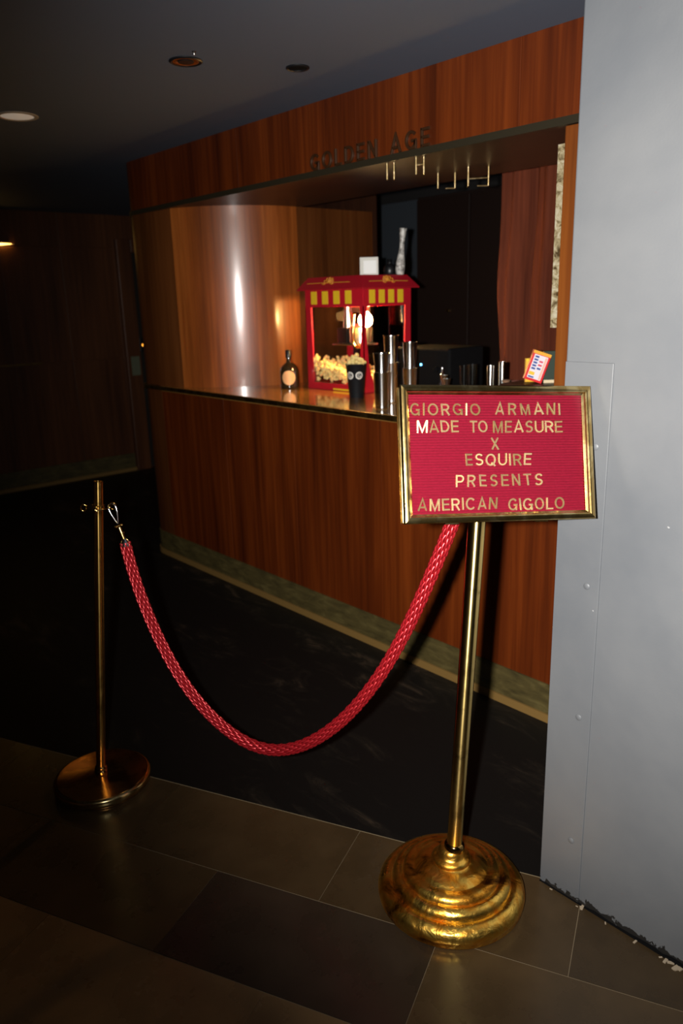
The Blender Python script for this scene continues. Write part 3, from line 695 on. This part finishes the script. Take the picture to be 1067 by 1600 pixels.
# ------------------------------------------------------------------ bottle with round label
bx, by = -3.505, 2.715
t = thing('label_bottle', 'dark glass flask bottle with a round peach label beside the popcorn machine', 'bottle', (bx, by, TOP))
part('body', MB().lathe([(0, 0), (.046, 0), (.052, .006), (.052, .095), (.047, .115), (.033, .132), (.016, .143), (.0135, .15), (.0135, .178)], (bx, by, TOP), 36), plain('dark_brown_glass', (.03, .018, .008), .08, spec=.8), t, 40)
part('cap', MB().lathe([(.0175, 0), (.0175, .038), (.015, .041), (0, .041)], (bx, by, TOP+.172), 20), BLACK, t, 40)
mb = MB(); n = 40; R_ = .0526; ang = math.atan2(vf.y, vf.x); c0 = len(mb.v); mb.v.append((bx+R_*math.cos(ang), by+R_*math.sin(ang), TOP+.062))
for rr in (.014, .028, .040):
    for k in range(n):
        q = 2*math.pi*k/n; a = ang + math.cos(q)*rr/R_; mb.v.append((bx+R_*math.cos(a), by+R_*math.sin(a), TOP+.062+rr*math.sin(q)))
for k in range(n):
    mb.f.append((0, 1+k, 1+(k+1) % n))
    for j in (0, 1): mb.f.append((1+j*n+k, 1+(j+1)*n+k, 1+(j+1)*n+(k+1) % n, 1+j*n+(k+1) % n))
part('label_disc', mb, LABEL, t, 60)

# ------------------------------------------------------------------ popcorn cup
cx, cy = -2.878, 2.655; CH = .168
cup = thing('popcorn_cup', 'tall black paper cup with two white circular emblems, heaped with popcorn', 'cup', (cx, cy, TOP))
part('body', MB().lathe([(0, .002), (.036, 0), (.0365, .003), (.052, CH-.004), (.0535, CH-.002), (.0535, CH), (.051, CH), (.049, CH-.006), (.044, CH-.03), (0, CH-.03)], (cx, cy, TOP), 36), CARD_BLACK, cup, 40)
def emblem(angle):
    z = TOP + .112; rr = .0365 + (.052-.0365)*(.112/CH); d = Vector((math.cos(angle), math.sin(angle), 0)); X = Vector((-d.y, d.x, 0)); o = Vector((cx, cy, z)) + d*(rr-.0004)
    mb = MB(); n = 32
    P = lambda a, b, e=0: (cx + (rr+b*.0922+.0008+e)*math.cos(angle+a/rr), cy + (rr+b*.0922+.0008+e)*math.sin(angle+a/rr), z+b)
    for r in (.0125, .0185):
        for k in range(n): q = 2*math.pi*k/n; mb.v.append(P(r*math.cos(q), r*math.sin(q)))
    for k in range(n): mb.f.append((k, (k+1) % n, n+(k+1) % n, n+k))
    e = part('emblem_ring', mb, WHITE, cup, 60)
    gm = MB()
    for cl, line in GLYPHS['G'][1]: ribbon(gm, line, cl, lambda a, b, h: P((a-.43)*.017, (b-.5)*.017, h), ST, .0005)
    part('emblem_letter', gm, WHITE, cup)
a0 = math.atan2(vf.y, vf.x); emblem(a0 + .30); emblem(a0 - .72)
rng = random.Random(9); cs = []
for i in range(70):
    a = rng.random()*6.283; r = .046*rng.random()**.6; cs.append((cx+r*math.cos(a), cy+r*math.sin(a), TOP+CH-.008 + (.046*(1-(r/.046)**1.4))*rng.random()**.5 + .006))
o = part('popcorn', kernels(cs, .009, .014, rng), POPCORN, smooth=50, base=(cx, cy, TOP+CH)); o['kind'] = 'stuff'; tag(o, 'pale popcorn heaped on the rim of the black cup', 'popcorn')

# ------------------------------------------------------------------ cocktail tins
def shaker(x, y, r0, r1, h1, r2, r3, h2, lab):
    t = thing('cocktail_tin', lab, 'shaker', (x, y, TOP), 'steel cocktail tins on the bar')
    part('lower_tin', MB().lathe([(0, .001), (r0*.92, 0), (r0, .006), (r0*1.02, .010), (r0*1.0, .014), (r0*1.03, .018), (r1, h1-.004), (r1+.0015, h1-.002), (r1+.0015, h1), (r1-.001, h1)], (x, y, TOP), 36), TIN, t, 40)
    part('upper_tin', MB().lathe([(r2, h1-.02), (r2*1.0, h1+.01), (r3, h2-.004), (r3+.0015, h2-.001), (r3+.0012, h2+.001), (r3-.002, h2-.001), (r2*.9, h1+.01), (0, h1+.008)], (x, y, TOP), 36), TIN, t, 40)
shaker(-2.462, 2.425, .030, .038, .165, .031, .037, .247, 'shortest steel cocktail tin, beside the black popcorn cup')
shaker(-2.575, 2.60, .030, .036, .19, .030, .035, .312, 'tallest steel cocktail tin, in the middle of the three')
shaker(-2.455, 2.60, .028, .034, .17, .028, .034, .285, 'steel cocktail tin just behind the top left corner of the red sign')

# black bar appliance with blue light
t = thing('bar_appliance', 'low black bar appliance with a small blue light behind the sign', 'appliance', (-2.62, 2.98, TOP))
part('body', MB().box(-2.80, -2.44, 2.86, 3.12, TOP, TOP+.24), BLACK_MATTE, t, bevel=.012, segs=3)
part('drip_tray', MB().box(-2.78, -2.46, 2.83, 2.86, TOP, TOP+.03), BLACK_MATTE, t, bevel=.003)
part('blue_light', MB().lathe([(0, .004), (.004, .003), (.006, 0)], (-2.625, 2.8595, TOP+.158), 12, (0,-1,0)), LED_BLUE, t, 60)
part('knob', MB().lathe([(.014, 0), (.014, .016), (0, .018)], (-2.52, 2.86, TOP+.14), 18, (0,-1,0)), BLACK_MATTE, t, 40)

# glassware and small steel pieces behind the sign
def tumbler(name, x, y, r, h, mat, lab, cat, group='bar ware behind the sign'):
    tag(part(name, MB().lathe([(0, .0), (r*.85, 0), (r*.88, .004), (r, h), (r-.0016, h), (r*.85, .008), (0, .008)], (x, y, TOP), 28), mat, smooth=40, base=(x, y, TOP)), lab, cat, group)
tumbler('highball_glass', -2.262, 2.75, .020, .178, GLASS_CUP, 'left of two tall narrow glasses behind the red sign', 'glass')
tumbler('highball_glass', -2.213, 2.75, .020, .186, GLASS_CUP, 'right of two tall narrow glasses behind the red sign', 'glass')
tumbler('steel_beaker', -2.105, 2.74, .017, .185, TIN, 'slim steel beaker against the edge of the curtain', 'beaker')
tumbler('steel_beaker', -2.065, 2.77, .017, .20, TIN, 'taller slim steel beaker just right of the curtain edge', 'beaker')
def jigger(x, y, h, lab):
    t = tag(part('jigger', MB().lathe([(0, .001), (.018, 0), (.019, .002), (.006, h*.5), (.019, h), (.0175, h), (.006, h*.55), (0, h*.55)], (x, y, TOP), 24), CHROME, smooth=30, base=(x, y, TOP)), lab, 'jigger', 'bar ware behind the sign')
jigger(-2.335, 2.70, .135, 'small steel double jigger left of the tall narrow glasses')
jigger(-2.285, 2.66, .125, 'small steel double jigger directly in front of the tall glasses')
t = thing('pourer_bottle', 'small clear bottle with a steel pourer right of the blue light', 'bottle', (-2.40, 2.76, TOP), 'bar ware behind the sign')
part('body', MB().lathe([(0, 0), (.022, 0), (.024, .004), (.024, .07), (.012, .095), (.010, .12)], (-2.40, 2.76, TOP), 24), GLASS_CUP, t, 40)
part('pourer', MB().lathe([(.0105, 0), (.0105, .012), (.005, .018), (.004, .045), (0, .046)], (-2.40, 2.76, TOP+.118), 16), CHROME, t, 40)
def dish(x, y, h, lab, col):
    t = thing('candle_dish', lab, 'candle', (x, y, TOP), 'small candle dishes')
    part('holder', MB().lathe([(0, 0), (.014, 0), (.008, .012), (.007, h-.03), (.018, h-.016), (.021, h), (.0185, h), (.016, h-.012), (0, h-.012)], (x, y, TOP), 24), GLASS_CUP, t, 40)
    part('wax', MB().lathe([(.0155, h-.0115), (.018, h-.001), (.0, h-.001)], (x, y, TOP), 24), plain('wax', col, .5), t, 40)
dish(-2.022, 2.74, .128, 'candle dish with peach wax, left of the pair before the curtain', (.70, .36, .22))
dish(-1.972, 2.74, .128, 'candle dish with pink wax, right of the pair before the curtain', (.74, .26, .2))

# ------------------------------------------------------------------ candy boxes on a small riser
rs = thing('wooden_riser', 'small dark wooden riser holding the candy boxes', 'riser', (-1.74, 2.62, TOP))
part('top_board', MB().box(-1.90, -1.60, 2.54, 2.72, TOP+.128, TOP+.138), WOOD_SOFFIT, rs, bevel=.001)
part('side_board', MB().box(-1.90, -1.89, 2.54, 2.72, TOP, TOP+.128), WOOD_SOFFIT, rs)
part('side_board', MB().box(-1.61, -1.60, 2.54, 2.72, TOP, TOP+.128), WOOD_SOFFIT, rs)
RZ = TOP+.1385
X_ = vr; a = math.radians(-22); A1 = (X_*math.cos(a) + UZ*math.sin(a)*.35).normalized()
# box leaning to the right: axes along width, depth and height
Hh = (UZ*math.cos(math.radians(19)) + X_*math.sin(math.radians(19))).normalized(); Dp = vf.copy(); Wd = Dp.cross(Hh).normalized()*-1
if Wd.dot(X_) < 0: Wd = -Wd
w2, d2, h2 = .036, .011, .058
low = min((Wd*sx*w2 + Hh*-h2).z for sx in (-1, 1))
cc = Vector((-1.772, 2.60, RZ - low + .0005))
cbx = thing('candy_box', 'red bordered candy box with blue and red print, leaning to the right', 'candy box', (cc.x, cc.y, RZ))
part('carton', MB().obox(cc, (Wd, Dp, Hh), (w2, d2, h2)), plain('candy_red', (.62, .015, .02), .35, coat=.5), cbx, bevel=.0008)
fo = cc + Dp*(d2)
def flat(name, u0, u1, v0, v1, mat, e=.0006):
    return part(name, MB().obox(fo + Wd*(u0+u1)/2 + Hh*(v0+v1)/2 + Dp*e/2, (Wd, Dp, Hh), ((u1-u0)/2, e/2, (v1-v0)/2)), mat, cbx)
flat('top_flap', -w2, w2, h2*.80, h2, plain('candy_orange', (.80, .36, .03), .4))
flat('print_panel', -w2*.78, w2*.76, -h2*.84, h2*.76, plain('candy_white', (.72, .66, .72), .35, coat=.5))
BLU = plain('candy_blue', (.015, .06, .26), .4); PNK = plain('candy_pink', (.62, .05, .09), .4); YEL = plain('candy_yellow', (.82, .45, .03), .4)
flat('print_patch', -w2*.74, -w2*.1, -h2*.62, -h2*.40, YEL, .0009)
flat('print_stripe', w2*.48, w2*.70, -h2*.8, h2*.7, plain('candy_peach', (.80, .42, .30), .4), .0009)
for k in range(5): flat('print_mark', -w2*.66, -w2*.22, h2*(.56-.2*k), h2*(.68-.2*k), BLU, .0010)
for k in range(3): flat('print_mark', -w2*.06, w2*.36, h2*(.30-.24*k), h2*(.42-.24*k), (PNK, PNK, BLU)[k], .0010)
flat('print_mark', -w2*.7, -w2*.05, -h2*.80, -h2*.70, BLU, .0010)
yb = thing('yellow_candy_box', 'yellow candy box standing behind the leaning red one', 'candy box', (-1.80, 2.665, RZ))
yc = Vector((-1.835, 2.655, RZ+.047)); part('carton', MB().obox(yc, (vr, vf, UZ), (.026, .010, .0465)), plain('carton_yellow', (.78, .42, .02), .45), yb, bevel=.0008)
part('top_stripe', MB().obox(yc + vf*.0103 + UZ*.040, (vr, vf, UZ), (.026, .0006, .005)), YELLOW, yb)
gc = Vector((-1.745, 2.680, RZ+.062)); gb = thing('dark_candy_box', 'dark green candy box with a cream edge beside the wooden post', 'candy box', (gc.x, gc.y, RZ))
part('carton', MB().obox(gc, (vr, vf, UZ), (.045, .012, .0618)), plain('carton_green', (.01, .025, .012), .5), gb, bevel=.0008)
part('cream_edge', MB().obox(gc + vr*.0463, (vr, vf, UZ), (.0013, .012, .0618)), plain('carton_cream', (.62, .50, .32), .5), gb)
part('cream_strip', MB().obox(gc + vf*.0126 - UZ*.056, (vr, vf, UZ), (.045, .0006, .006)), plain('carton_cream', (.62, .50, .32), .5), gb)

# ------------------------------------------------------------------ left stanchion
SX, SY = -2.318, .899
t = thing('rope_stanchion', 'short slim brass rope post on a flat round copper base', 'stanchion', (SX, SY, 0))
part('base', MB().lathe([(0, .002), (.150, 0), (.154, .003), (.154, .006), (.152, .0335), (.150, .037), (.08, .043), (.035, .047), (0, .048)], (SX, SY, 0), 72), COPPER_BASE, t, 35)
part('rim_band', MB().lathe([(.1525, .007), (.158, .008), (.1615, .011), (.163, .018), (.163, .026), (.1615, .031), (.158, .035), (.1525, .0362)], (SX, SY, 0), 72), BRASS_FRAME, t, 60)
p0 = Vector((SX-.002, SY-.003, .046)); p1 = Vector((-2.252, .975, 1.075)); ax = (p1-p0).normalized()
part('collar', MB().lathe([(.021, 0), (.021, .006), (.017, .010), (.020, .014), (.020, .020), (.0150, .025)], p0, 28, ax), BRASS_POST, t, 40)
part('pole', MB().lathe([(.0148, .005), (.0148, (p1-p0).length), (.0118, (p1-p0).length), (.0118, (p1-p0).length-.05), (0, (p1-p0).length-.05)], p0, 32, ax), POLE_POST, t, 40)
rc = p0 + ax*((.993-.046)/ax.z)
rg = part('ring_collar', MB().lathe([(.0150, -.008), (.018, -.007), (.0185, -.002), (.036, -.0018), (.0375, 0), (.036, .0018), (.0185, .002), (.018, .007), (.0150, .008)], rc, 40, ax), BRASS_POST, t, 40)
for k in range(4):
    q = math.atan2(vr.y, vr.x) + .15 + k*math.pi/2; d = Vector((math.cos(q), math.sin(q), 0))
    pts = [rc + d*(.036 + .009*(1+math.cos(s))) + UZ*.011*math.sin(s) for s in [2*math.pi*i/16 for i in range(16)]]
    part('loop', MB().tube(pts, .0022, 8, closed=True), BRASS_POST, rg, 60)

# ------------------------------------------------------------------ rope
RP = [(-2.192,1.014,.879), (-2.178,1.019,.791), (-2.157,1.027,.718), (-2.121,1.039,.615), (-2.072,1.057,.514), (-2.018,1.076,.429), (-1.958,1.098,.365), (-1.895,1.12,.319), (-1.828,1.145,.283), (-1.761,1.169,.268), (-1.698,1.191,.273),
      (-1.627,1.217,.303), (-1.559,1.241,.351), (-1.49,1.266,.417), (-1.43,1.288,.494), (-1.372,1.308,.58), (-1.322,1.326,.672), (-1.282,1.341,.761), (-1.248,1.353,.846), (-1.218,1.364,.924), (-1.191,1.373,.996), (-1.169,1.382,1.061), (-1.150,1.386,1.112)]
RP = [Vector(p) for p in RP]
for _ in range(2): RP = [RP[0]] + [(RP[i-1] + RP[i]*2 + RP[i+1])/4 for i in range(1, len(RP)-1)] + [RP[-1]]
fine = []
for i in range(len(RP)-1):
    a, b, c, d = RP[max(i-1, 0)], RP[i], RP[i+1], RP[min(i+2, len(RP)-1)]
    for k in range(40):
        s = k/40; fine.append(.5*((2*b) + (c-a)*s + (2*a-5*b+4*c-d)*s*s + (3*b-a-3*c+d)*s**3))
fine.append(RP[-1])
cum = [0]
for a, b in zip(fine, fine[1:]): cum.append(cum[-1] + (b-a).length)
LEN = cum[-1]; NS = 640; path = []; j = 0
for i in range(NS+1):
    s = LEN*i/NS
    while j < len(cum)-2 and cum[j+1] < s: j += 1
    f = (s-cum[j])/(cum[j+1]-cum[j]); path.append(fine[j].lerp(fine[j+1], f))
nrm = (RP[-1]-RP[0]).cross(UZ).normalized()          # the rope hangs in one upright plane
frames = []
for i, p in enumerate(path):
    tg = (path[min(i+1, NS)] - path[max(i-1, 0)]).normalized(); frames.append((nrm, tg.cross(nrm).normalized()))
rope = thing('barrier_rope', 'red twisted satin barrier rope sagging between the two brass posts', 'rope', tuple(RP[9]))
part('core', MB().tube([path[i] for i in range(0, NS+1, 8)] + [path[-1]], .0085, 14), ROPE_CORE, rope, 60)
NC = 6; RC = .0104; RPLY = .0034; OFF = .0050
for k in range(NC):
    mb = MB()
    for q in range(4):
        o0 = len(mb.v)
        for i, p in enumerate(path):
            s = LEN*i/NS; A, B = frames[i]
            a = 2*math.pi*(k/NC + s/.20); c = A*math.cos(a) + B*math.sin(a); cen = p + c*RC
            tt = -A*math.sin(a) + B*math.cos(a)
            b = 2*math.pi*(q/4 - s/.056 + k*.37); pc = cen + (c*math.cos(b) + tt*math.sin(b))*OFF
            for e in range(6):
                g = 2*math.pi*e/6; mb.v.append(tuple(pc + (c*math.cos(g) + tt*math.sin(g))*RPLY))
        for i in range(NS):
            for e in range(6):
                e2 = (e+1) % 6; u = o0 + i*6; w = u + 6; mb.f.append((u+e, u+e2, w+e2, w+e))
    part('cord', mb, ROPE_RED, rope, 180)
e0 = RP[0]; d0 = (RP[1]-RP[0]).normalized()
part('end_cap', MB().lathe([(0, -.012), (.008, -.012), (.011, -.006), (.0165, .004), (.0165, .012), (0, .012)], e0, 24, d0), CHROME, rope, 40)
hk = e0 - d0*.012; top = rc + vr*.040
sn = part('snap_barrel', MB().tube([hk, hk.lerp(top, .36)], .0052, 14), BRASS, rope, 40)
mid = hk.lerp(top, .40)
for q in range(4):
    a = q*math.pi/2 + .4; s1 = (top-hk).normalized(); A = s1.cross(vf).normalized(); B = s1.cross(A)
    part('swivel_bead', MB().lathe([(0, -.005), (.004, -.003), (.005, 0), (.004, .003), (0, .005)], mid + (A*math.cos(a) + B*math.sin(a))*.008, 10), BRASS, sn, 60)
part('thumb_slide', MB().lathe([(0, 0), (.0028, .001), (.0028, .009), (0, .010)], hk.lerp(top, .2), 10, vr), CHROME, sn, 40)
s1 = (top-mid); L = s1.length; s1.normalize(); A = s1.cross(vf).normalized()
if A.dot(vr) < 0: A = -A
pts = [mid + s1*.008, mid + s1*L*.35 + A*.006, mid + s1*L*.75 + A*.013, mid + s1*L*1.02 + A*.012, mid + s1*L*1.12 + A*.002, mid + s1*L*1.03 - A*.008, mid + s1*L*.72 - A*.009, mid + s1*L*.3 - A*.004, mid + s1*.008]
sm = []
for i in range(len(pts)-1):
    a, b, c, d = pts[max(i-1, 0)], pts[i], pts[i+1], pts[min(i+2, len(pts)-1)]
    for k in range(6): s = k/6; sm.append(.5*((2*b) + (c-a)*s + (2*a-5*b+4*c-d)*s*s + (3*b-a-3*c+d)*s**3))
part('snap_hook', MB().tube(sm, .0021, 8), CHROME, rope, 60)

# ------------------------------------------------------------------ sign stand
GX, GY = -1.152, 1.377
sg = thing('sign_stand', 'tall brass pole stand on a heavy stepped round base, carrying the red letter board', 'sign stand', (GX, GY, 0))
prof = [(0, .001), (.190, 0), (.196, .003), (.1985, .009), (.1985, .017), (.2005, .020), (.2010, .026), (.199, .036), (.192, .046), (.180, .0535), (.172, .0560), (.166, .0545), (.1635, .0545), (.162, .058), (.1605, .066), (.155, .073), (.146, .0785), (.139, .0795), (.1355, .078), (.1335, .0785),
        (.131, .085), (.127, .091), (.119, .0955), (.109, .0975), (.102, .096), (.099, .0965), (.093, .1015), (.078, .109), (.064, .113), (.056, .1145), (.053, .117), (.053, .123), (.048, .129), (.041, .132), (.037, .136), (.036, .146), (.031, .154), (.026, .158), (0, .158)]
part('base', MB().lathe(prof, (GX, GY, 0), 96), GILT, sg, 50)
q0 = Vector((-1.148, 1.381, .10)); q1 = Vector((-1.118, 1.416, 1.071)); q1 = Vector((0,0,1.6)) + (q1 - Vector((0,0,1.6)))*.958
ax = (q1-q0).normalized()
part('pole', MB().lathe([(.0205, 0), (.0205, 1.16), (.018, 1.163), (0, 1.163)], q0, 36, ax), POLE, sg, 40)
part('pole_collar', MB().lathe([(.027, .048), (.027, .066), (.0235, .072), (.0205, .074)], q0, 32, ax), BRASS, sg, 40)
rgc = q0 + ax*1.035
part('rope_ring', MB().lathe([(.0205, -.006), (.024, -.006), (.025, 0), (.024, .006), (.0205, .006)], rgc, 28, ax), BRASS, sg, 40)
rl = (RP[-1] - rgc); rl.normalize()
part('rope_eye', MB().tube([rgc + rl*.02, RP[-1]], .005, 10), BRASS, sg, 40)

# board: frame axes recovered from the photograph's perspective
BX = Vector((.498, .867, -.056)).normalized(); BU = Vector((-.222, .190, .956)).normalized(); BN = BX.cross(BU).normalized(); BU = BN.cross(BX).normalized()
K = .95; BC = Vector((0,0,1.6)) + (Vector((-1.064, 1.431, 1.248)) - Vector((0,0,1.6)))*K
bw, bh = .472*K, .316*K; fw_ = .0215*K
def bp(a, b, n=0): return BC + BX*a + BU*b + BN*n
board = thing('letter_board', 'crimson felt letter board in a brass frame with gold capital lettering', 'sign', tuple(bp(0, -bh/2, -.02)))
part('backing', MB().obox(bp(0, 0, -.0225), (BX, BU, BN), (bw/2-.004, bh/2-.004, .0035)), BLACK, board)
for sx in (-1, 1): part('side_spacer', MB().obox(bp(sx*(bw/2-.007), 0, -.017), (BX, BU, BN), (.003, bh/2-.004, .006)), BLACK, board)
# grooved felt
mb = MB(); n = 46; prof = []; H0 = bh/2 - fw_*.6; W0 = bw/2 - fw_*.6
for k in range(n):
    y = -H0 + 2*H0*k/n; g = 2*H0/n; prof += [(y, -.0185), (y+g*.20, -.0185), (y+g*.26, -.0146), (y+g*.58, -.0134), (y+g*.94, -.0146)]
prof.append((H0, -.0185))
for s in (-1, 1):
    for (y, z) in prof: mb.v.append(tuple(bp(s*W0, y, z)))
N_ = len(prof)
for k in range(N_-1): mb.f.append((k, N_+k, N_+k+1, k+1))
part('felt_panel', mb, FELT, board)
# mitred frame, four rails with a rounded moulding
mold = [(0, -.011), (0, -.004), (.0025, -.0012), (.007, .0), (.0115, -.0005), (.0145, -.003), (.016, -.007), (.0185, -.009), (.0205, -.0105), (.0205, -.020), (.012, -.011)]
mold = [(a*K*1.04, b) for a, b in mold]
def rail(p, q, inx):
    p, q = Vector(p), Vector(q); d = (q-p).normalized(); mb = MB(); n = len(mold)
    for c, s in ((p, 1), (q, -1)):
        for a, b in mold: mb.v.append(tuple(c + inx*a + d*(a*s) + BN*b))
    for k in range(n): mb.f.append((k, (k+1) % n, n+(k+1) % n, n+k))
    mb.f += [tuple(reversed(range(n))), tuple(range(n, 2*n))]
    part('frame_rail', mb, BRASS_FRAME, board, 25)
TL, TR, BL, BR = bp(-bw/2, bh/2), bp(bw/2, bh/2), bp(-bw/2, -bh/2), bp(bw/2, -bh/2)
rail(TL, TR, -BU); rail(TR, BR, -BX); rail(BR, BL, BU); rail(BL, TL, BX)
part('back_lip', MB().obox(bp(-bw/2+.003, 0, -.0275), (BX, BU, BN), (.0048, bh/2-.002, .0013)), BRASS_FRAME, board)
for a in (-.115, .095):
    part('bottom_clip', MB().obox(bp(a, -bh/2-.0015, -.016), (BX, BU, BN), (.0155, .0015, .006)), BRASS_FRAME, board)
rngl = random.Random(21)
LINES = [('GIORGIO', -.2115, -.0414, .0895), ('ARMANI', -.0049, .160, .0905), ('MADE', -.1965, -.0964, .0498), ('TO', -.069, -.0246, .0492), ('MEASURE', -.012, .163, .0488), ('X', -.0172, .0007, .0098),
         ('ESQUIRE', -.0827, .0806, -.0277), ('PRESENTS', -.1077, .1077, -.0757), ('AMERICAN', -.2015, -.0075, -.1290), ('GIGOLO', .0184, .1615, -.1328)]
for tx, a, b, base in LINES:
    word(tx, a*K, b*K, base*K, .0278*K, BC + BN*-.0138, BX, BU, BN, GOLD, board, .0032, .21, rngl, 1.08)
part('glazing', MB().obox(bp(0, 0, -.0072), (BX, BU, BN), (bw/2-.0165, bh/2-.0165, .0006)), GLASS_SIGN, board)
pm_ = q0 + ax*1.08
part('mount_bracket', MB().tube([pm_ + BN*.018, pm_ + BN*((BC - pm_).dot(BN) - .024)], .014, 16), BRASS, sg, 40)
